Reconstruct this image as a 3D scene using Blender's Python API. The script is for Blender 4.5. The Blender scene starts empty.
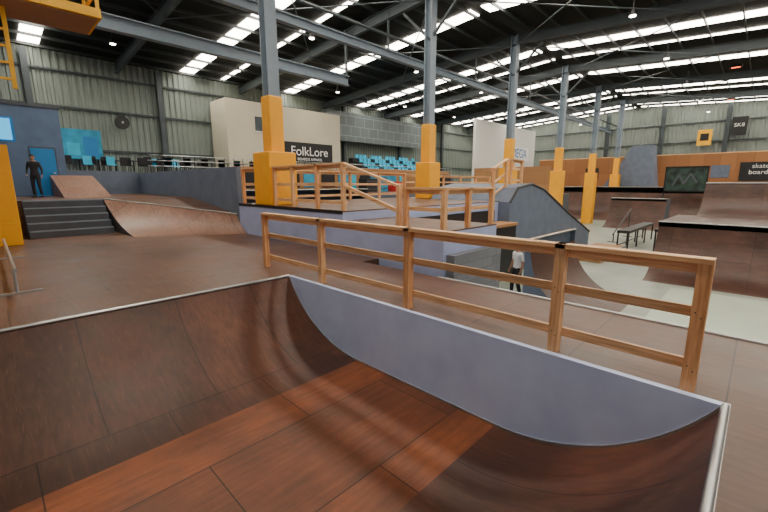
import bpy, math, random
from mathutils import Vector, Matrix
random.seed(4)
S=bpy.context.scene
COL=S.collection

# ------------------------------------------------------------ materials
def new_mat(name):
    m=bpy.data.materials.new(name); m.use_nodes=True
    nt=m.node_tree; b=nt.nodes['Principled BSDF']
    return m,nt,b
def rgb(c): return (c[0],c[1],c[2],1)
def flat(name,c,rough=.6,metal=0,noise=.12,nscale=3,spec=.5):
    m,nt,b=new_mat(name)
    tc=nt.nodes.new('ShaderNodeTexCoord'); n=nt.nodes.new('ShaderNodeTexNoise')
    n.inputs['Scale'].default_value=nscale; n.inputs['Detail'].default_value=6
    nt.links.new(tc.outputs['Object'],n.inputs['Vector'])
    r=nt.nodes.new('ShaderNodeValToRGB')
    r.color_ramp.elements[0].position=.3; r.color_ramp.elements[1].position=.7
    r.color_ramp.elements[0].color=rgb([max(0,x*(1-noise)) for x in c])
    r.color_ramp.elements[1].color=rgb([min(1,x*(1+noise)) for x in c])
    nt.links.new(n.outputs['Fac'],r.inputs['Fac']); nt.links.new(r.outputs['Color'],b.inputs['Base Color'])
    b.inputs['Roughness'].default_value=rough; b.inputs['Metallic'].default_value=metal
    b.inputs['Specular IOR Level'].default_value=spec
    return m
def emis(name,c,s):
    m,nt,b=new_mat(name)
    b.inputs['Base Color'].default_value=rgb(c)
    b.inputs['Emission Color'].default_value=rgb(c); b.inputs['Emission Strength'].default_value=s
    return m
def ply(name,c1,c2,worn,rough=.40,bw=2.4,bh=1.2,stain=.35,wornamt=.6,sc=(14,1.2,6),worn_at=(.40,.70),spec=.4):
    """sheeted ramp surface: panels with seams, soft stains, worn patches, wheel scuffs"""
    m,nt,b=new_mat(name); L=nt.links
    tc=nt.nodes.new('ShaderNodeTexCoord')
    br=nt.nodes.new('ShaderNodeTexBrick')
    br.inputs['Scale'].default_value=1; br.inputs['Brick Width'].default_value=bw; br.inputs['Row Height'].default_value=bh
    br.inputs['Mortar Size'].default_value=.007; br.inputs['Mortar Smooth'].default_value=.3
    br.inputs['Color1'].default_value=rgb(c1); br.inputs['Color2'].default_value=rgb(c2)
    br.inputs['Mortar'].default_value=rgb([x*.3 for x in c1])
    L.new(tc.outputs['Object'],br.inputs['Vector'])
    def mix(a,bb,fac=None,mode='MULTIPLY',f=1):
        mx=nt.nodes.new('ShaderNodeMix'); mx.data_type='RGBA'; mx.blend_type=mode; mx.inputs[0].default_value=f
        if fac: L.new(fac,mx.inputs[0])
        L.new(a,mx.inputs[6])
        if isinstance(bb,tuple): mx.inputs[7].default_value=bb
        else: L.new(bb,mx.inputs[7])
        return mx.outputs[2]
    def noise(scale,detail,vec=None,ro=.55,rot=0):
        n=nt.nodes.new('ShaderNodeTexNoise'); n.inputs['Scale'].default_value=scale; n.inputs['Detail'].default_value=detail; n.inputs['Roughness'].default_value=ro
        if vec:
            mp=nt.nodes.new('ShaderNodeMapping'); mp.inputs['Scale'].default_value=vec; mp.inputs['Rotation'].default_value=(0,0,rot); L.new(tc.outputs['Object'],mp.inputs['Vector']); L.new(mp.outputs['Vector'],n.inputs['Vector'])
        else: L.new(tc.outputs['Object'],n.inputs['Vector'])
        return n.outputs['Fac']
    def ramp(f,p0,p1,a,c):
        r=nt.nodes.new('ShaderNodeValToRGB'); r.color_ramp.elements[0].position=p0; r.color_ramp.elements[1].position=p1
        r.color_ramp.elements[0].color=(a,a,a,1); r.color_ramp.elements[1].color=(c,c,c,1); L.new(f,r.inputs['Fac']); return r.outputs['Color']
    n0=noise(.5,5); n1=noise(1.2,8,ro=.65); n2=noise(1.5,6,sc)
    w=ramp(n0,worn_at[0],worn_at[1],0,wornamt)
    col=mix(br.outputs['Color'],rgb(worn),fac=w,mode='MIX')
    col=mix(col,ramp(n1,.3,.7,1-stain,1+stain*.6))
    col=mix(col,ramp(n2,.35,.72,.80,1.2))
    for rot in (.5,-.35):
        s=ramp(noise(2.2,3,(26,1.1,4),rot=rot),.62,.74,0,.22)
        col=mix(col,rgb([min(1,x*1.8+.02) for x in worn]),fac=s,mode='MIX')
    inv=nt.nodes.new('ShaderNodeMapRange'); inv.inputs[3].default_value=1; inv.inputs[4].default_value=.4
    L.new(br.outputs['Fac'],inv.inputs[0]); cc=nt.nodes.new('ShaderNodeCombineColor')
    for k in range(3): L.new(inv.outputs[0],cc.inputs[k])
    col=mix(col,cc.outputs[0])
    L.new(col,b.inputs['Base Color'])
    rr=nt.nodes.new('ShaderNodeMapRange'); rr.inputs[1].default_value=.3; rr.inputs[2].default_value=.7; rr.inputs[3].default_value=rough-.05; rr.inputs[4].default_value=rough+.14
    L.new(n1,rr.inputs[0]); L.new(rr.outputs[0],b.inputs['Roughness'])
    b.inputs['Specular IOR Level'].default_value=spec
    return m
def pine(name,c,axis='Y'):
    m,nt,b=new_mat(name); L=nt.links
    tc=nt.nodes.new('ShaderNodeTexCoord'); mp=nt.nodes.new('ShaderNodeMapping')
    s={'Y':(26,1.5,26),'X':(1.5,26,26),'Z':(26,26,1.5)}[axis]
    mp.inputs['Scale'].default_value=s; L.new(tc.outputs['Object'],mp.inputs['Vector'])
    n=nt.nodes.new('ShaderNodeTexNoise'); n.inputs['Scale'].default_value=1.3; n.inputs['Detail'].default_value=5; n.inputs['Distortion'].default_value=.6
    L.new(mp.outputs['Vector'],n.inputs['Vector'])
    r=nt.nodes.new('ShaderNodeValToRGB'); r.color_ramp.elements[0].position=.3; r.color_ramp.elements[1].position=.66
    r.color_ramp.elements[0].color=rgb([c[0]*.66,c[1]*.55,c[2]*.46]); r.color_ramp.elements[1].color=rgb([min(1,x*1.1) for x in c])
    L.new(n.outputs['Fac'],r.inputs['Fac']); L.new(r.outputs['Color'],b.inputs['Base Color'])
    b.inputs['Roughness'].default_value=.5
    return m
def blocks(name,c,bw,bh,mortar,rough=.8,dk=.6):
    m,nt,b=new_mat(name); L=nt.links
    tc=nt.nodes.new('ShaderNodeTexCoord'); sp=nt.nodes.new('ShaderNodeSeparateXYZ'); cb=nt.nodes.new('ShaderNodeCombineXYZ')
    ad=nt.nodes.new('ShaderNodeMath'); ad.operation='ADD'
    L.new(tc.outputs['Object'],sp.inputs[0]); L.new(sp.outputs[0],ad.inputs[0]); L.new(sp.outputs[1],ad.inputs[1])
    L.new(ad.outputs[0],cb.inputs[0]); L.new(sp.outputs[2],cb.inputs[1])
    br=nt.nodes.new('ShaderNodeTexBrick'); br.inputs['Scale'].default_value=1
    br.inputs['Brick Width'].default_value=bw; br.inputs['Row Height'].default_value=bh
    br.inputs['Mortar Size'].default_value=mortar
    br.inputs['Color1'].default_value=rgb(c); br.inputs['Color2'].default_value=rgb([x*.8 for x in c]); br.inputs['Mortar'].default_value=rgb([x*dk for x in c])
    L.new(cb.outputs[0],br.inputs['Vector']); L.new(br.outputs['Color'],b.inputs['Base Color'])
    b.inputs['Roughness'].default_value=rough
    return m

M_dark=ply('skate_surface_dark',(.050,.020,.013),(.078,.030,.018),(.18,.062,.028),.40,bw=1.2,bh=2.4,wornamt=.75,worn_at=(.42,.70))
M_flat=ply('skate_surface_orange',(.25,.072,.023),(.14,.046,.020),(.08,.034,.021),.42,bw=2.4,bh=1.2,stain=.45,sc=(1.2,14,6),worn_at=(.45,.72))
M_deck=ply('skate_deck_brown',(.095,.043,.026),(.135,.062,.037),(.18,.095,.06),.38,bw=2.4,bh=1.2,stain=.35)
M_brown=ply('ramp_brown',(.052,.022,.015),(.078,.032,.021),(.13,.058,.037),.39,bw=1.2,bh=2.4,stain=.35)
M_beige=ply('ramp_beige',(.27,.135,.09),(.32,.17,.12),(.40,.25,.18),.38,bw=1.2,bh=2.4,stain=.25)
M_lilac=flat('lilac_paint',(.58,.68,1.0),.45,noise=.08,nscale=2.5)
M_bgray=flat('bluegray_paint',(.13,.165,.23),.55,noise=.14,nscale=2)
M_booth=flat('booth_blue_paint',(.10,.16,.27),.55,noise=.14,nscale=2)
M_lgray=flat('lilac_gray_paint',(.40,.47,.72),.5,noise=.08,nscale=2)
M_gray=flat('gray_paint',(.07,.08,.10),.6,noise=.12)
M_conc=flat('polished_concrete',(.30,.335,.28),.36,noise=.22,nscale=.6)
M_concl=flat('pale_concrete_patch',(.44,.51,.40),.4,noise=.1,nscale=.7)
M_steel=flat('galvanised_steel',(.55,.57,.58),.3,metal=.9)
M_coping=flat('coping_steel',(.46,.46,.45),.36,metal=1)
M_colgray=flat('column_gray_paint',(.22,.28,.34),.5,noise=.06)
M_raf=flat('rafter_paint',(.055,.072,.082),.55,noise=.08)
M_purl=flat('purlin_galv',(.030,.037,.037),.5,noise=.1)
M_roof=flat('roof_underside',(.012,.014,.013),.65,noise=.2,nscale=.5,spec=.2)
M_yel=flat('yellow_padding',(.95,.42,.003),.5,noise=.04)
M_yelp=flat('yellow_paint',(.85,.44,.006),.5,noise=.08)
M_wallc=flat('corrugated_cladding',(.22,.26,.235),.55,noise=.08,nscale=.6)
M_cream=flat('cream_wall',(.60,.55,.42),.7,noise=.05,nscale=.6)
M_white=flat('white_wall',(.72,.72,.68),.6,noise=.03)
M_black=flat('black_vinyl',(.008,.008,.010),.5,noise=.2)
M_dk=flat('dark_metal',(.015,.015,.018),.45,noise=.2)
M_teal=flat('teal_panel',(.02,.30,.50),.5,noise=.35,nscale=1.5)
M_teal2=flat('cyan_seat',(.03,.50,.75),.5,noise=.1)
M_red=flat('red_cloth',(.60,.015,.015),.7)
M_text=flat('white_print',(.85,.85,.82),.6,noise=.02)
M_blue=flat('blue_print',(.02,.22,.55),.6,noise=.02)
M_green=flat('dark_mural',(.020,.045,.035),.6,noise=.9,nscale=2)
M_block=blocks('cinder_block',(.21,.225,.26),.4,.2,.008,dk=.7)
M_orange=blocks('orange_wood_cladding',(.40,.165,.055),1.2,2.4,.02,.6)
M_fence=blocks('plywood_fence',(.44,.22,.085),1.2,1.2,.012,.6)
M_pY=pine('pine_y',(.90,.56,.29),'Y'); M_pX=pine('pine_x',(.90,.56,.29),'X'); M_pZ=pine('pine_z',(.86,.51,.26),'Z')
M_pRed=pine('pine_post',(.80,.42,.19),'Z')
M_glass=flat('dark_glazing',(.05,.07,.08),.35,noise=.3)
M_transl=blocks('louvre_glazing',(.13,.16,.165),1.2,.9,.03,.4,1.8)
M_sky=emis('skylight_sheet',(1.0,.91,.77),19.0)
M_lamp=emis('lamp_glow',(1.0,.90,.75),20.0)
M_redlamp=emis('red_heater_glow',(1.0,.12,.03),5.0)
M_screen=emis('blue_screen',(.05,.45,.85),1.2)

# ------------------------------------------------------------ mesh builder
class MB:
    def __init__(s,name): s.n=name; s.v=[]; s.f=[]; s.fm=[]; s.mats=[]; s.sm=[]
    def mi(s,m):
        if m not in s.mats: s.mats.append(m)
        return s.mats.index(m)
    def add(s,vs,fs,m,smooth=False):
        o=len(s.v); s.v+= [tuple(v) for v in vs]; k=s.mi(m)
        for f in fs: s.f.append([o+i for i in f]); s.fm.append(k); s.sm.append(smooth)
    def box(s,x0,x1,y0,y1,z0,z1,m):
        v=[(x0,y0,z0),(x1,y0,z0),(x1,y1,z0),(x0,y1,z0),(x0,y0,z1),(x1,y0,z1),(x1,y1,z1),(x0,y1,z1)]
        s.add(v,[(0,3,2,1),(4,5,6,7),(0,1,5,4),(1,2,6,5),(2,3,7,6),(3,0,4,7)],m); return s
    def beam(s,a,b,w,h,m):
        a=Vector(a); b=Vector(b); d=(b-a).normalized()
        up=Vector((0,0,1)) if abs(d.z)<.95 else Vector((1,0,0))
        sd=d.cross(up).normalized(); u=sd.cross(d).normalized()
        v=[]
        for p in (a,b):
            for sx,sz in ((-1,-1),(1,-1),(1,1),(-1,1)): v.append(p+sd*sx*w/2+u*sz*h/2)
        s.add(v,[(3,2,1,0),(4,5,6,7),(0,1,5,4),(1,2,6,5),(2,3,7,6),(3,0,4,7)],m); return s
    def ibeam(s,a,b,w,h,m,t=.03):
        a=Vector(a); b=Vector(b); d=(b-a).normalized()
        up=Vector((0,0,1)) if abs(d.z)<.95 else Vector((0,1,0))
        sd=d.cross(up).normalized(); u=sd.cross(d).normalized()
        for off,ww,hh in ((h/2-t/2,w,t),(-h/2+t/2,w,t),(0,t,h-2*t)):
            v=[]
            for p in (a,b):
                for sx,sz in ((-1,-1),(1,-1),(1,1),(-1,1)): v.append(p+u*off+sd*sx*ww/2+u*sz*hh/2)
            s.add(v,[(3,2,1,0),(4,5,6,7),(0,1,5,4),(1,2,6,5),(2,3,7,6),(3,0,4,7)],m)
        return s
    def cyl(s,a,b,r,m,n=12,r2=None):
        a=Vector(a); b=Vector(b); r2=r if r2 is None else r2
        d=(b-a).normalized(); up=Vector((0,0,1)) if abs(d.z)<.95 else Vector((1,0,0))
        sd=d.cross(up).normalized(); u=sd.cross(d).normalized(); v=[]
        for p,rr in ((a,r),(b,r2)):
            for i in range(n):
                t=2*math.pi*i/n; v.append(p+sd*math.cos(t)*rr+u*math.sin(t)*rr)
        s.add(v,[(i,(i+1)%n,n+(i+1)%n,n+i) for i in range(n)],m,True)
        s.add(v,[tuple(range(n))[::-1],tuple(range(n,2*n))],m)
        return s
    def strip(s,A,B,m,smooth=True):
        n=len(A); s.add(list(A)+list(B),[(i,i+1,n+i+1,n+i) for i in range(n-1)],m,smooth); return s
    def poly(s,P,m): s.add(P,[tuple(range(len(P)))],m); return s
    def prism(s,P,vec,m):
        vec=Vector(vec); n=len(P); Q=[Vector(p)+vec for p in P]
        s.add([Vector(p) for p in P]+Q,[tuple(range(n))[::-1],tuple(range(n,2*n))]+[(i,(i+1)%n,n+(i+1)%n,n+i) for i in range(n)],m); return s
    def build(s,bevel=0,parent=None):
        me=bpy.data.meshes.new(s.n); me.from_pydata(s.v,[],s.f)
        for m in s.mats: me.materials.append(m)
        for i,p in enumerate(me.polygons): p.material_index=s.fm[i]; p.use_smooth=s.sm[i]
        me.update(); ob=bpy.data.objects.new(s.n,me); COL.objects.link(ob)
        if bevel:
            b=ob.modifiers.new('bevel','BEVEL'); b.width=bevel; b.segments=2; b.limit_method='ANGLE'
        if parent: ob.parent=parent
        return ob
def empty(name,loc=(0,0,0)):
    e=bpy.data.objects.new(name,None); e.location=loc; e.empty_display_size=.2; COL.objects.link(e); return e
def arc(w,h,n=22):
    R=(w*w+h*h)/(2*h)
    return [(w*i/n, R-math.sqrt(max(0,R*R-(w*i/n)**2))) for i in range(n+1)]

def quarter(name,axis,a0,a1,base,top,z0,z1,deck_to,ms,md,mside,cope=True,zb=None,parent=None):
    mb=MB(name); zb=z0 if zb is None else zb
    sg=1 if top>base else -1
    pr=[(base+sg*t,z0+z) for t,z in arc(abs(top-base),z1-z0)]
    def P(a,q,z): return (a,q,z) if axis=='X' else (q,a,z)
    mb.strip([P(a0,q,z) for q,z in pr],[P(a1,q,z) for q,z in pr],ms)
    if deck_to is not None:
        mb.strip([P(a0,top,z1),P(a0,deck_to,z1)],[P(a1,top,z1),P(a1,deck_to,z1)],md,False)
    end=deck_to if deck_to is not None else top
    mb.strip([P(a0,end,z1),P(a0,end,zb)],[P(a1,end,z1),P(a1,end,zb)],mside,False)
    for a in (a0,a1):
        for (q0,zz0),(q1,zz1) in zip(pr[:-1],pr[1:]):
            mb.poly([P(a,q0,zb-.001),P(a,q1,zb-.001),P(a,q1,zz1),P(a,q0,zz0)],mside)
        if deck_to is not None: mb.poly([P(a,top,zb),P(a,end,zb),P(a,end,z1),P(a,top,z1)],mside)
    if cope: mb.cyl(P(a0,top,z1),P(a1,top,z1),.028,M_coping,12)
    return mb.build(0,parent)

D=1.9
# ------------------------------------------------------------ shell
mb=MB('floor'); mb.box(-9,54.5,-9,30.3,-.2,0,M_conc); mb.build()
mb=MB('floor_repair_patch'); mb.box(9.5,16.5,-5,1.9,0.0,.006,M_concl); mb.build()
def roofz(y): return 12.3-.065*abs(y-11.5)
def corr_wall(name,axis,pos,a0,a1,z0,ztop,mat,depth=.07,pitch=.35):
    mb=MB(name); n=int((a1-a0)/pitch); A=[];B=[]
    for i in range(n+1):
        for k,o in ((0,0),(.35,0),(.5,depth),(.85,depth)):
            a=a0+(i+k)*pitch
            if a>a1: continue
            p=pos-o
            if axis=='X': A.append((a,p,z0)); B.append((a,p,ztop(a)))
            else: A.append((p,a,z0)); B.append((p,a,ztop(a)))
    mb.strip(A,B,mat,False); return mb.build()
corr_wall('wall_north','X',30.2,-9,54.4,0,lambda a:roofz(30),M_wallc)
corr_wall('wall_east','Y',54.4,-9,30.1,0,lambda a:roofz(a),M_wallc)
mb=MB('trim_girts')
for z in (5.6,8.0,10.0):
    mb.box(-9,54,29.98,30.12,z,z+.1,M_raf)
    mb.box(54.15,54.3,-9,30,z,z+.1,M_raf)
mb.build()
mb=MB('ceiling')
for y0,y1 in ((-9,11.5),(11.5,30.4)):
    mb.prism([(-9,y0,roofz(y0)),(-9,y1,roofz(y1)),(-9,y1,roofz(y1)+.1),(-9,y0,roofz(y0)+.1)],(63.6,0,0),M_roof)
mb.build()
X0,YC,SP=6.7,11.5,8.05
k=0
for i in range(-1,6):
    for off,w in ((0,.43),(2.5,.12)):
        if off and i in (-1,1,3): continue
        xc=X0+SP*i+SP/2+off
        k+=1
        mb=MB('window_%d'%k)
        for y0,y1 in ((-8.5,11.2),(11.8,29.8)):
            mb.prism([(xc-w,y0,roofz(y0)-.05),(xc-w,y1,roofz(y1)-.05),(xc-w,y1,roofz(y1)-.01),(xc-w,y0,roofz(y0)-.01)],(2*w,0,0),M_sky)
        mb.build()
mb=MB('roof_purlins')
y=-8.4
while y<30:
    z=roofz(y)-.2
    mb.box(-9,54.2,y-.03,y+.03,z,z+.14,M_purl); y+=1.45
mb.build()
mb=MB('roof_rafters')
for n in range(-1,6):
    x=X0+SP*n
    for y0,y1 in ((-9,YC),(YC,30)):
        mb.ibeam((x,y0,roofz(y0)-.45),(x,y1,roofz(y1)-.45),.22,.5,M_raf)
mb.build()
mb=MB('roof_bracing')
for n in range(-1,5):
    xa=X0+SP*n; xb=xa+SP
    for ya,yb in ((YC,20.5),(YC,3)):
        mb.cyl((xa,ya,roofz(ya)-.75),(xb,yb,roofz(yb)-.75),.03,M_raf,6)
        mb.cyl((xb,ya,roofz(ya)-.75),(xa,yb,roofz(yb)-.75),.03,M_raf,6)
    if n>=0:
        mb.beam((xa,YC,9.9),(xa,YC+1.6,11.4),.1,.1,M_raf); mb.beam((xa,YC,9.9),(xa,YC-1.6,11.4),.1,.1,M_raf)
mb.build()
mb=MB('gutter_beam'); mb.ibeam((-9,14.1,9.95),(54,14.1,9.75),.26,.36,M_colgray,.04)
mb.cyl((-9,13.6,10.5),(54,13.6,10.4),.06,M_raf,8)
for n in range(-1,6):
    x=X0+SP*n; mb.beam((x,14.1,10),(x,14.1,11.7),.08,.08,M_raf)
mb.build()
mb=MB('crane_beam'); mb.ibeam((-9,17,9.1),(14.6,17,9.1),.3,.5,M_colgray,.04); mb.beam((14.5,17,9.2),(14.5,17,11.6),.1,.1,M_raf); mb.build()
# columns
zbase={-1:D,0:2.93,1:2.93,5:3.3}
for n in range(-1,6):
    x=X0+SP*n; zb=zbase.get(n,0)
    root=empty('steel_column',(x,YC,0))
    IN=Matrix.Translation((-x,-YC,0))
    mb=MB('shaft'); mb.ibeam((x,YC,6.3),(x,YC,roofz(YC)-.2),.38,.38,M_colgray,.04)
    mb.box(x-.03,x+.03,YC+.2,YC+.28,6.3,12,M_colgray)
    mb.ibeam((x,YC,zb),(x,YC,6.3),.40,.40,M_yel,.05); 
    o=mb.build(); o.parent=root; o.matrix_parent_inverse=IN
    mb=MB('crash_padding'); w=.5 if n<=0 else .42; zt=4.6
    mb.box(x-w,x+w,YC-w,YC+w,zb,zt,M_yel); mb.box(x-.25,x+.25,YC-.25,YC+.25,zt,6.3 if n>=0 else 5,M_yel)
    o=mb.build(.04); o.parent=root; o.matrix_parent_inverse=IN
mb=MB('wall_columns')
for x in (2.4,9,17,25,33,41,49): mb.ibeam((x,29.8,0),(x,29.8,roofz(29.7)-.2),.3,.3,M_raf)
for y in (-2,3.5,9,14.5,20,25.5): mb.ibeam((53.8,y,0),(53.8,y,roofz(y)-.2),.3,.4,M_raf)
mb.build()
for x in (5.6,12.3,20.4,28.4,36.5,44.6,51.6):
    for y in (5,17,25):
        lr=MB('high_bay_lamp'); z=10.7
        lr.cyl((x,y,z+.9),(x,y,z+.25),.015,M_dk,6); lr.cyl((x,y,z+.25),(x,y,z),.08,M_dk,12,.17)
        lr.cyl((x,y,z),(x,y,z-.03),.13,M_lamp,12); lr.build()
for x,y in ((33,2.2),(45,3)):
    lr=MB('red_heater_lamp'); z=10.6
    lr.cyl((x,y,z+.9),(x,y,z+.1),.015,M_dk,6); lr.box(x-.12,x+.12,y-.3,y+.3,z,z+.12,M_dk); lr.box(x-.08,x+.08,y-.2,y+.2,z-.02,z,M_redlamp); lr.build()

# ------------------------------------------------------------ near half-pipe
HP=empty('mini_halfpipe')
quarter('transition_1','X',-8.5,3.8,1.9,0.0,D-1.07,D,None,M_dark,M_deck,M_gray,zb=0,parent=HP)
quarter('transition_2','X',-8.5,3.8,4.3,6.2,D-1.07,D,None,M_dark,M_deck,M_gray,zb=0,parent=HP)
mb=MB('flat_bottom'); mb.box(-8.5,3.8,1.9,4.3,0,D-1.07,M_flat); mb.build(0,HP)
mb=MB('end_panel')
pr=[(6.2-(1.9-t),D-1.07+z) for t,z in arc(1.9,1.07)]
prl=[(1.9-t,D-1.07+z) for t,z in arc(1.9,1.07)][::-1]
prof=prl+pr
top=D+.002
mb.strip([(3.79,y,z-.02) for y,z in prof],[(3.79,y,top) for y,z in prof],M_lilac,False)
mb.strip([(3.79,y,top) for y,z in prof],[(3.86,y,top) for y,z in prof],M_lilac,False)
mb.build(0,HP)
mb=MB('edge_trim')
for (y0,z0),(y1,z1) in zip(prof[:-1],prof[1:]): mb.beam((3.785,y0,z0+.012),(3.785,y1,z1+.012),.012,.03,M_steel)
mb.box(-8.5,3.8,6.2,6.23,D,D+.006,M_coping); mb.box(-8.5,3.86,-.03,0,D,D+.006,M_coping)
mb.build(0,HP)
MB('skate_deck').box(-8.5,6.18,6.2,17.7,0,D,M_deck).build()
MB('skate_deck').box(3.86,5.66,-8,6.2,0,D,M_deck).build()
MB('skate_deck').box(-8.5,3.86,-8,0,0,D,M_deck).build()
quarter('quarter_pipe','Y',-8,4.1,7.3,5.66,0,D,None,M_brown,M_deck,M_gray)

def railing(name,pts,h=1.1,rails=(.2,.66),post=.1,mr=M_pY):
    mb=MB(name)
    for i,p in enumerate(pts):
        x,y,z=p; mb.box(x-post/2,x+post/2,y-post/2,y+post/2,z,z+h-.04,M_pZ if i%2 else M_pRed)
        for r in rails:
            for q in (-.02,.02): mb.cyl((x-post/2-.004,y+q,z+r+q),(x-post/2,y+q,z+r+q),.006,M_dk,6)
    for p,q in zip(pts[:-1],pts[1:]):
        p=Vector(p); q=Vector(q); 
        alongY=abs(q.y-p.y)>abs(q.x-p.x); m=M_pY if alongY else M_pX
        off=Vector((post/2+.022,0,0)) if alongY else Vector((0,post/2+.022,0))
        dd=(q-p).normalized()*.05
        mb.beam(p+Vector((0,0,h-.018))-dd,q+Vector((0,0,h-.018))+dd,.13,.045,m)
        mb.beam(p+off+Vector((0,0,h-.09))-dd,q+off+Vector((0,0,h-.09))+dd,.04,.09,m)
        for r in rails: mb.beam(p+off+Vector((0,0,r))-dd,q+off+Vector((0,0,r))+dd,.04,.09,m)
    return mb.build(.004)
railing('wooden_railing',[(3.92,y,D) for y in (.25,1.36,3.36,5.33,7.24)],h=1.12)

# ------------------------------------------------------------ platform with lilac wall
mb=MB('ramp_platform')
mb.box(6.2,16,7.5,13.2,0,2.9,M_lgray)
mb.box(6.2,8.3,4.4,7.5,0,2.65,M_lgray)
mb.box(6.2,16,7.5,13.2,2.9,2.93,M_deck); mb.box(6.2,8.3,4.4,7.5,2.65,2.68,M_deck)
mb.box(6.19,6.2,4.4,7.5,2.6,2.69,M_dk); mb.box(6.19,6.2,7.5,13.2,2.85,2.94,M_dk)
mb.build()
mb=MB('cinder_block_wall'); mb.box(6.3,8.2,4.2,4.398,0,2.2,M_block); mb.build()
mb=MB('dark_opening_panel'); mb.box(8.35,13.8,7.42,7.49,0,2.6,M_black); mb.build()  # flat black sheet added to paint in the darkness of the platform opening
z1=2.93
railing('platform_railing',[(6.32,y,z1) for y in (13.0,11.9)],h=1.2)
railing('platform_railing',[(6.32,y,z1) for y in (10.9,9.9,8.7,7.6)],h=1.2)
mb=MB('stair_handrail')
mb.beam((6.32,7.55,4.1),(6.32,5.7,3.55),.09,.05,M_pY); mb.beam((6.32,7.55,3.55),(6.32,5.7,3.0),.05,.09,M_pY)
mb.box(6.27,6.37,5.65,5.75,2.68,3.58,M_pZ); mb.build(.004)
railing('platform_railing',[(6.32,5.5,2.68),(6.32,4.5,2.68),(7.2,4.5,2.68),(8.2,4.5,2.68)],h=.85,rails=(.4,))
railing('platform_railing',[(x,13.0,z1) for x in (7.6,9.4,11.2,13,14.8)],h=1.2)

mb=MB('upper_deck'); mb.box(-8.5,6.18,17.7,25.88,0,3.05,M_deck); mb.build()
mb=MB('barrier_wall'); mb.box(6.2,6.4,13.25,24.4,0,4.2,M_bgray); mb.build()
mb=MB('barrier_wall'); mb.box(2.9,6.2,25.9,26.04,3.05,4.3,M_bgray); mb.build()
mb=MB('steps')
for i in range(5):
    mb.box(.8,3.0,16.2+.3*i,17.7,D+.23*i,D+.23*(i+1),M_gray)
    mb.box(.8,3.0,16.19+.3*i,16.24+.3*i,D+.23*(i+1)-.03,D+.23*(i+1)+.004,M_colgray)
mb.build()
mb=MB('skate_bank')
n=14; bot=[Vector((3.2,14.5,D+.003)),Vector((6.17,12.6,D+.003))]; tp=[Vector((3.05,17.69,3.05)),Vector((6.17,13.4,2.55))]
rows=[]
for j in range(9):
    s=j/8; b=bot[0].lerp(bot[1],s); t=tp[0].lerp(tp[1],s); row=[]
    for i in range(n+1):
        u=i/n; p=b.lerp(t,u); p.z=b.z+(t.z-b.z)*(.3*u+.7*u*u); row.append(p)
    rows.append(row)
for a,b in zip(rows[:-1],rows[1:]): mb.strip(a,b,M_beige)
for a,b in zip(rows[0][:-1],rows[0][1:]): mb.poly([(a.x,a.y,D),(b.x,b.y,D),b,a],M_gray)
mb.poly([tp[0],tp[1],(6.17,17.69,3.05)],M_deck)
mb.cyl(tp[0],tp[1],.025,M_coping,8)
mb.build()
mb=MB('padded_corner_post'); mb.box(-.6,.58,14.9,15.7,D,4.65,M_yel)
for z in (2.5,3.2,3.9): mb.box(-.61,.59,14.89,15.71,z,z+.02,M_yelp)
mb.build(.03)
mb=MB('kicker_ramp')
mb.prism([(2.2,20,3.05),(2.2,23.8,3.05),(2.2,23.8,4.0)],(1.6,0,0),M_beige); mb.build()
mb=MB('control_booth'); mb.box(-8,2.85,23.9,29,3.05,7.0,M_booth); mb.box(-8,2.9,23.85,29.05,7.0,7.12,M_gray)
mb.box(.3,1.15,23.86,23.9,5.5,6.4,M_screen); mb.box(.2,1.25,23.88,23.9,5.42,6.48,M_blue)
mb.box(1.65,2.5,23.87,23.9,3.05,5.2,M_blue); mb.box(1.6,2.55,23.88,23.9,3.05,5.26,M_gray); mb.cyl((2.4,23.8,4.1),(2.4,23.88,4.1),.04,M_steel,8)
mb.build()
mb=MB('grind_rail')
mb.cyl((.15,7.9,D+.42),(.15,12.6,D+.42),.03,M_steel)
for y in (8.2,12.3):
    mb.cyl((.15,y,D+.02),(.15,y,D+.42),.022,M_steel); mb.box(-.15,.45,y-.035,y+.035,D,D+.03,M_steel)
mb.build()
# yellow gantry
mb=MB('yellow_gantry')
zg=7.5
mb.box(.65,2.5,11.9,13.4,zg,zg+.2,M_yelp)
mb.box(.72,2.43,11.97,13.33,zg-.03,zg,M_fence)
for x,y in ((.7,11.95),(2.45,11.95),(2.45,13.35),(.7,13.35)): mb.beam((x,y,zg),(x,y,zg+1.15),.07,.07,M_yelp)
for z in (zg+.6,zg+1.15):
    mb.beam((.7,11.95,z),(2.45,11.95,z),.06,.06,M_yelp); mb.beam((2.45,11.95,z),(2.45,13.35,z),.06,.06,M_yelp); mb.beam((.7,13.35,z),(2.45,13.35,z),.06,.06,M_yelp)
for x in (.46,.80): mb.beam((x,12.6,5.75),(x,12.6,11.6),.08,.08,M_yelp)
for i in range(15): mb.beam((.46,12.6,5.95+.35*i),(.80,12.6,5.95+.35*i),.05,.05,M_yelp)
mb.beam((-1.1,12.0,zg+.1),(.7,12.0,zg+.1),.12,.15,M_yelp); mb.beam((-1.1,12.6,6.0),(.46,12.6,6.0),.1,.14,M_yelp)
mb.beam((-1.1,12.6,5.2),(.6,12.6,6.3),.07,.07,M_yelp)
mb.beam((1.3,12.6,zg),(1.3,12.6,11.6),.1,.1,M_yelp)
mb.build()

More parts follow.
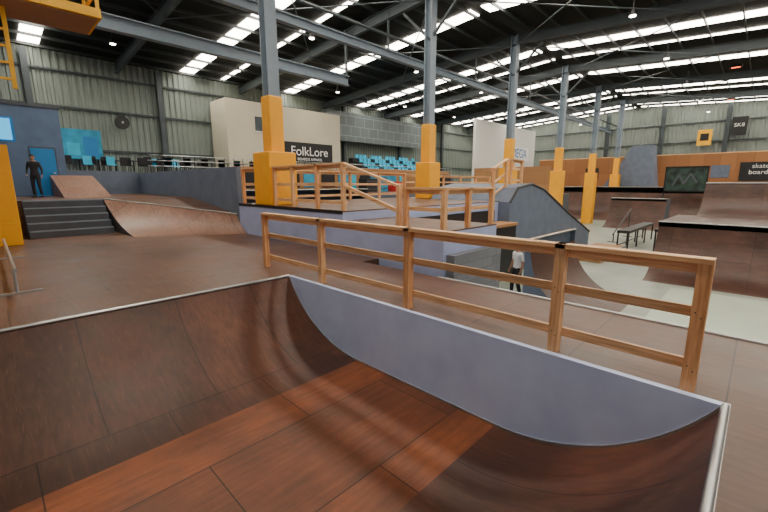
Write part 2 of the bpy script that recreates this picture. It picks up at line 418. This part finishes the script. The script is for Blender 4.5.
# ------------------------------------------------------------ mezzanine and rear
mb=MB('mezzanine'); mb.box(2.9,36,26.06,29.5,0,4.2,M_bgray); mb.box(6.42,36,24.5,26.06,0,4.2,M_bgray); mb.build()
mb=MB('mezzanine_balustrade')
x=6.6
while x<36: mb.cyl((x,24.6,4.2),(x,24.6,5.2),.02,M_dk,6); x+=.6
for z in (4.6,4.9,5.2): mb.cyl((6.5,24.6,z),(35.8,24.6,z),.02,M_steel,6)
mb.build()
mb=MB('cafe_seating')
pos=[(3.8+i*.85,27.2+random.uniform(-.5,.5)) for i in range(8)]+[(7.2+i*1.05,25.5) for i in range(9)]
for j,(x,y) in enumerate(pos):
    mb.cyl((x,y,4.9),(x,y,4.94),.38,M_dk,14); mb.cyl((x,y,4.2),(x,y,4.9),.035,M_dk,8); mb.cyl((x,y,4.2),(x,y,4.23),.22,M_dk,12)
    ms=M_teal2 if j%4==1 else M_black
    for sx in (-.55,.5):
        cx=x+sx; 
        mb.box(cx-.2,cx+.2,y-.7,y-.3,4.62,4.66,ms); mb.box(cx-.2,cx+.2,y-.33,y-.3,4.66,5.1,ms)
        for a,b in ((-.18,-.68),(.18,-.68),(-.18,-.32),(.18,-.32)): mb.cyl((cx+a,y+b,4.2),(cx+a,y+b,4.62),.014,M_dk,6)
mb.build()
mb=MB('teal_mural'); mb.box(3.4,5.4,29.55,29.62,5.0,6.8,M_teal); mb.box(3.7,4.3,29.53,29.55,5.3,6.0,M_teal2); mb.box(4.5,5.2,29.53,29.55,5.2,6.4,M_blue); mb.build()
mb=MB('wall_fan'); mb.cyl((6.6,29.4,7.4),(6.6,29.55,7.4),.4,M_dk,16); mb.cyl((6.6,29.3,7.4),(6.6,29.9,7.4),.06,M_steel,10); mb.build()
mb=MB('wall_cream_office'); mb.box(12.2,22.2,27,29.5,4.21,9.4,M_cream); 
mb.box(14.3,15.9,26.96,27,7.4,8.4,M_glass); mb.box(14.2,16.0,26.94,26.97,7.3,7.4,M_white)
mb.box(22.2,36,28.9,29.5,7.6,10.2,M_transl)
mb.build()
def text(body,loc,size,rot,mat,parent,name='lettering'):
    cu=bpy.data.curves.new(name,'FONT'); cu.body=body; cu.size=size; cu.extrude=.004; cu.align_x='CENTER'; cu.align_y='CENTER'
    o=bpy.data.objects.new(name,cu); o.location=loc; o.rotation_euler=rot; cu.materials.append(mat); COL.objects.link(o); o.parent=parent; return o
b=MB('shop_banner').box(16.6,21.2,26.86,26.94,5.3,6.85,M_black).build()
text('FolkLore',(18.9,26.84,6.15),1.0,(math.pi/2,0,0),M_text,b)
text('BOARDS APPAREL',(18.9,26.84,5.55),.3,(math.pi/2,0,0),M_text,b)
mb=MB('bleachers')
for i in range(4):
    mb.box(24.5,34,26.2+.6*i,26.8+.6*i,4.2,4.8+.4*i,M_dk)
    x=24.7; j=0
    while x<33.6:
        if j%4: mb.box(x,x+.42,26.3+.6*i,26.7+.6*i,4.8+.4*i,4.86+.4*i,M_teal2); mb.box(x,x+.42,26.66+.6*i,26.7+.6*i,4.86+.4*i,5.2+.4*i,M_teal2)
        x+=.52; j+=1
mb.build()
b=MB('wall_partition').box(36.1,50.5,22,22.3,0,10.2,M_white).build()
s=MB('wall_sign').box(43.5,48.5,21.9,21.98,6.4,8.0,M_text).build()
text('MEGA',(46,21.88,7.2),1.5,(math.pi/2,0,0),M_blue,s)
mb=MB('midfield_box'); mb.box(17,30,15,20.7,0,3.0,M_bgray); mb.box(17,30,15,20.7,3.0,3.05,M_deck); mb.build()
mb=MB('plywood_fence'); mb.box(9,16.8,19.5,19.6,0,4.5,M_fence)
for i in range(6): mb.box(9.3+1.3*i,10.3+1.3*i,19.45,19.5,3.4,4.3,M_teal if i%2 else M_black)
mb.build()
mb=MB('plywood_fence'); mb.box(17,29.8,20.75,20.85,0,4.7,M_fence)
for i in range(9): mb.box(17.4+1.4*i,18.4+1.4*i,20.7,20.75,3.3,4.3,(M_teal2,M_black,M_white,M_teal)[i%4])
mb.build()
mb=MB('storage_crates')
for i,(x,y,h,m) in enumerate(((18,19.6,.9,M_dk),(19.4,19.9,1.2,M_teal),(21,19.7,.7,M_red),(23.2,19.8,1.1,M_fence),(25,19.9,.9,M_teal2),(27,19.7,1.3,M_dk))):
    mb.box(x,x+1,y-.4,y+.4,3.06,3.06+h,m)
    for q in (.2,.5,.8): mb.box(x+.02,x+.98,y-.42,y-.4,3.06+h*q-.03,3.06+h*q+.03,M_gray)
mb.build(.02)
quarter('quarter_pipe','X',8.5,16.6,15.6,17.6,0,3.3,19.4,M_brown,M_deck,M_gray)
railing('midfield_railing',[(x,15.2,3.05) for x in (17.2,19.2,21.2,23.2,25.2,27.2)],h=1.1)
quarter('quarter_pipe','Y',16.5,20,31,33.5,0,3.6,35.8,M_brown,M_deck,M_gray)
mb=MB('plywood_fence'); mb.box(35.9,36,14,21.9,0,5.2,M_fence); mb.build()

# hip behind person
mb=MB('hip_ramp')
hp=[(14.2,7,2.9),(14.8,7,3.45),(16.0,7,3.62),(17.4,7,3.35),(20.5,7,2.2),(24.3,7,.9)]
mb.prism([(14.2,7,0),(24.3,7,0)]+hp[::-1],(0,3.9,0),M_bgray)
for a,c in zip(hp[:-1],hp[1:]): mb.cyl(a,c,.05,M_dk,8)
mb.build()
railing('hip_railing',[(13.9,7.6,2.93),(14.9,7.6,3.3)],h=1.3)
railing('hip_railing',[(15.3,7.6,3.58),(16.3,7.6,3.55)],h=1.05)
quarter('quarter_pipe','X',10.3,13.8,2.5,4.4,0,2.1,4.55,M_brown,M_fence,M_bgray)
mb=MB('box_deck'); mb.box(9.9,14.1,6.65,7.38,0,2.05,M_black); mb.box(9.85,14.15,6.6,7.39,2.05,2.15,M_fence); mb.build()
quarter('quarter_pipe','Y',-8,2.9,17.0,19.0,0,2.1,23.9,M_brown,M_brown,M_gray)
quarter('quarter_pipe','Y',-8,2.2,24,26.2,2.1,3.65,27.2,M_brown,M_brown,M_gray,zb=0)
quarter('quarter_pipe','Y',2,21,43,46,0,3.3,49.9,M_brown,M_deck,M_gray)
quarter('quarter_pipe','Y',12.2,16,32,34.5,0,2.8,35.8,M_brown,M_deck,M_gray)
quarter('quarter_pipe','Y',5.5,9.5,36,38.3,0,2.4,40,M_brown,M_deck,M_gray)
mb=MB('wood_clad_wall'); mb.box(50,50.2,-9,21,0,6.5,M_orange); mb.box(49.95,50.3,-9,21,6.5,6.6,M_pY)
for i,y in enumerate((19,14,2.6)): mb.box(49.94,50,y,y+1.4,4.2,5.4,(M_bgray,M_dk,M_bgray)[i])
mb.build()
mb=MB('launch_wedge'); mb.prism([(47.6,12.8,3.3),(47.6,8.0,3.3),(47.6,8.6,7.5),(47.6,10.3,7.5)],(1.8,0,0),M_bgray); mb.build()
b=MB('wall_banner').box(49.8,49.9,-1,1.9,3.9,5.6,M_black).build()
text('skate\nboards',(49.78,.5,4.95),.55,(math.pi/2,0,-math.pi/2),M_text,b)
b=MB('yellow_wall_sign').box(53.5,53.56,4.6,5.8,7.6,9.2,M_yelp).build()
MB('sign_face').box(53.47,53.5,4.85,5.55,8.1,8.8,M_black).build(0,b)
b=MB('wall_banner').box(53.45,53.56,2.0,3.2,8.4,10.2,M_black).build()
text('SK8',(53.42,2.6,9.4),.5,(math.pi/2,0,-math.pi/2),M_text,b)
mb=MB('mural_board'); mb.box(42.6,42.7,3.6,6.4,3.0,5.0,M_green); mb.box(42.5,42.75,3.5,6.5,2.95,3.05,M_black); mb.box(42.5,42.75,3.5,6.5,5.0,5.1,M_black)
for y in (3.5,6.4): mb.box(42.5,42.75,y,y+.1,0,5.1,M_black)
for a,c in (((5.9,3.4),(5.5,4.4)),((5.5,4.4),(5.1,3.6)),((5.1,3.6),(4.7,4.5)),((4.7,4.5),(4.2,3.7))): mb.beam((42.58,a[0],a[1]),(42.58,c[0],c[1]),.02,.14,M_gray)
mb.build()
mb=MB('grind_ledge')
mb.box(24,30.5,3.2,3.8,1.15,1.3,M_dk); mb.box(24,30.5,4.9,5.5,.95,1.1,M_dk)
for x in (24.1,26.2,28.3,30.4):
    for y,zt in ((3.25,1.2),(3.75,1.2),(4.95,1.0),(5.45,1.0)): mb.cyl((x,y,0),(x,y,zt),.04,M_dk,8)
for y in (3.25,5.45): mb.cyl((24.1,y,.25),(30.4,y,.25),.03,M_dk,8)
mb.build()
mb=MB('flat_rail')
mb.cyl((27,6.4,.5),(31,6.4,1.9),.04,M_dk); 
for x,zt in ((27.2,.55),(30.8,1.85)): mb.cyl((x,6.4,0),(x,6.4,zt),.03,M_dk); mb.box(x-.05,x+.05,6.1,6.7,0,.03,M_dk)
mb.build()
mb=MB('manual_pad'); mb.box(19.4,23.6,5.0,6.4,0,.35,M_fence); mb.box(19.35,23.65,4.95,5.0,.3,.36,M_steel); mb.build()

# ------------------------------------------------------------ people
def skinned(name,verts,edges,radii,roots=(0,),sub=2):
    me=bpy.data.meshes.new(name); me.from_pydata(verts,edges,[]); ob=bpy.data.objects.new(name,me); COL.objects.link(ob)
    sk=ob.modifiers.new('skin','SKIN'); sk.use_smooth_shade=True
    for i,r in enumerate(radii):
        v=me.skin_vertices[0].data[i]; v.radius=r if isinstance(r,tuple) else (r,r); v.use_root=(i in roots)
    ss=ob.modifiers.new('sub','SUBSURF'); ss.levels=sub; ss.render_levels=sub
    dg=bpy.context.evaluated_depsgraph_get(); dg.update()
    nm=bpy.data.meshes.new_from_object(ob.evaluated_get(dg)); ob.modifiers.clear(); ob.data=nm; nm.name=name
    for p in nm.polygons: p.use_smooth=True
    return ob
def human(name,loc,ang,height,shirt,pants,skin,hair,cap=None,long_sleeve=False,arms=None,legs=None):
    root=empty(name,loc); root.rotation_euler=(0,0,ang); k=height/1.75; root.scale=(k,k,k)
    arms=arms or {1:((.25,-.03,1.15),(.27,.06,.92)),-1:((-.25,-.03,1.15),(-.27,.06,.92))}
    legs=legs or {1:((.11,.03,.50),(.13,-.02,.09)),-1:((-.11,.03,.50),(-.13,-.02,.09))}
    V=[(0,0,.95),(0,-.01,1.1),(0,0,1.28),(0,-.01,1.42),(0,0,1.50),(0,.012,1.57)]
    R=[(.15,.11),(.135,.10),(.165,.115),(.12,.085),(.055,.055),(.052,.052)]
    E=[(0,1),(1,2),(2,3),(3,4),(4,5)]
    fV=[];fE=[];fR=[];roots=[]
    for s in (1,-1):
        el,wr=arms[s]; o=len(V)
        el=Vector(el); wr=Vector(wr); dr=(wr-el).normalized(); palm=wr+dr*.07
        V+=[(s*.17,-.005,1.41),tuple(el),tuple(wr),tuple(palm)]; R+=[.068,.046,.029,(.036,.02)]
        E+=[(3,o),(o,o+1),(o+1,o+2),(o+2,o+3)]
        fwd=Vector((0,1,0))
        for i,(off,l) in enumerate(((.028,.068),(.01,.078),(-.01,.072),(-.028,.056))):
            a=palm+fwd*off-dr*.01; b1=a+dr*(l*.5+.01)+Vector((-s*.006,0,0)); c=b1+dr*l*.45+Vector((-s*.022,0,0))
            f=len(fV); fV+=[tuple(a),tuple(b1),tuple(c)]; fE+=[(f,f+1),(f+1,f+2)]; fR+=[.0095,.009,.0075]; roots.append(f)
        a=wr+dr*.03+fwd*.022; b1=a+dr*.025+fwd*.028; c=b1+dr*.035+fwd*.008+Vector((-s*.008,0,0))
        f=len(fV); fV+=[tuple(a),tuple(b1),tuple(c)]; fE+=[(f,f+1),(f+1,f+2)]; fR+=[.012,.0105,.009]; roots.append(f)
        kn,an=legs[s]; o=len(V)
        V+=[(s*.095,0,.86),kn,an]; R+=[.10,.068,.05]; E+=[(0,o),(o,o+1),(o+1,o+2)]
    body=skinned('body',V,E,R)
    me=body.data
    for m in (shirt,pants,skin): me.materials.append(m)
    for p in me.polygons:
        c=p.center; mi=0
        if c.z<.98 and abs(c.x)<.235: mi=1
        if abs(c.x)>.2 and c.z<(1.0 if long_sleeve else 1.22) : mi=2
        if long_sleeve and abs(c.x)>.2 and c.z>.93: mi=0
        if c.z>1.475: mi=2
        p.material_index=mi
    body.parent=root
    fg=skinned('fingers',fV,fE,fR,roots,1); fg.data.materials.append(skin); fg.parent=root
    mb=MB('shoes')
    for s in (1,-1):
        an=Vector(legs[s][1])
        for i in range(5):
            t=i/5; y=an.y-.07+t*.27; w=.042+.008*math.sin(t*3.1); h=.085-.045*t
            t2=(i+1)/5; y2=an.y-.07+t2*.27; w2=.042+.008*math.sin(t2*3.1); h2=.085-.045*t2
            x=an.x
            mb.add([(x-w,y,0),(x+w,y,0),(x+w*.7,y,h),(x-w*.7,y,h),(x-w2,y2,0),(x+w2,y2,0),(x+w2*.7,y2,h2),(x-w2*.7,y2,h2)],
                [(0,1,2,3),(7,6,5,4),(0,4,5,1),(1,5,6,2),(2,6,7,3),(3,7,4,0)],M_dk)
    mb.build(.008,root)
    import bmesh
    bm=bmesh.new(); bmesh.ops.create_uvsphere(bm,u_segments=28,v_segments=20,radius=1)
    for v in bm.verts:
        x,y,z=v.co
        wx=.076*(1-.22*max(0,-z)); wy=.094*(1-.12*max(0,-z))
        X=x*wx; Y=y*wy+(.012 if z<0 else 0)*max(0,y); Z=z*.118
        n=math.exp(-((x/.16)**2))*math.exp(-(((z+.12)/.18)**2))
        if y>0: Y+=.026*n
        for sx in (-.38,.38):
            e=math.exp(-(((x-sx)/.16)**2+((z-.02)/.12)**2))
            if y>0: Y-=.010*e
        m_=math.exp(-((x/.3)**2+((z+.48)/.08)**2))
        if y>0: Y+=.006*m_
        v.co=(X,Y,Z)
    hm=bpy.data.meshes.new('head'); bm.to_mesh(hm); bm.free()
    for m in (skin,hair): hm.materials.append(m)
    for p in hm.polygons:
        p.use_smooth=True; c=p.center
        p.material_index=1 if (c.z>.055 or (c.y<-.01 and c.z>-.035)) else 0
    hd=bpy.data.objects.new('head',hm); COL.objects.link(hd); hd.location=(0,.012,1.64); hd.parent=root
    mb=MB('face_details')
    for s in (-1,1):
        mb.cyl((s*.03,.094,1.643),(s*.03,.102,1.643),.011,M_text,10); mb.cyl((s*.03,.1,1.643),(s*.03,.104,1.643),.005,M_black,8)
        mb.beam((s*.017,.104,1.663),(s*.045,.098,1.663),.006,.006,hair)
        mb.cyl((s*.072,.005,1.635),(s*.085,-.004,1.64),.03,skin,12,.026)
    mb.beam((-.022,.106,1.583),(.022,.106,1.583),.006,.008,M_red)
    mb.build(0,root)
    if cap:
        mb=MB('cap')
        rings=[]
        for j in range(7):
            t=j/6*math.pi/2; rings.append([(.086*math.cos(t)*math.cos(a)+0,.102*math.cos(t)*math.sin(a)+.01,1.67+.09*math.sin(t)) for a in [2*math.pi*i/20 for i in range(21)]])
        for a,b in zip(rings[:-1],rings[1:]): mb.strip(a,b,cap)
        mb.prism([(-.06,.09,1.675),(.06,.09,1.675),(.045,.17,1.665),(0,.185,1.663),(-.045,.17,1.665)],(0,0,.008),cap)
        mb.build(0,root)
    return root
skinm=flat('skin_tone',(.42,.22,.14),.5,noise=.05); hairm=flat('dark_hair',(.03,.02,.015),.7)
whitec=flat('white_cotton',(.88,.88,.88),.8,noise=.03); blackc=flat('black_denim',(.02,.02,.025),.8); grayc=flat('charcoal_cloth',(.03,.03,.035),.8)
human('skater',(11.4,5.26,0),math.radians(60),1.80,whitec,blackc,skinm,hairm,cap=M_red,
      legs={1:((.13,.06,.50),(.17,.04,.09)),-1:((-.11,.02,.50),(-.13,-.08,.09))})
human('skater',(1.55,21.9,3.05),math.radians(150),1.75,grayc,blackc,skinm,hairm,cap=M_black,long_sleeve=True,
      arms={1:((.27,-.05,1.16),(.22,.12,.98)),-1:((-.25,-.03,1.15),(-.27,.06,.92))})
human('skater',(46.8,17,3.3),math.radians(120),1.75,whitec,grayc,skinm,hairm)

# ------------------------------------------------------------ world / camera
w=bpy.data.worlds.new('World'); S.world=w; w.use_nodes=True
bg=w.node_tree.nodes['Background']; bg.inputs[0].default_value=(1.0,.96,.92,1); bg.inputs[1].default_value=.4
cam=bpy.data.cameras.new('camera'); cam.lens=18; cam.sensor_width=36; cam.clip_end=300; cam.clip_start=.05
co=bpy.data.objects.new('camera',cam); COL.objects.link(co); co.location=(0,0,3.6)
co.rotation_euler=(math.radians(90-10.62),0,math.radians(44.3-90)); S.camera=co
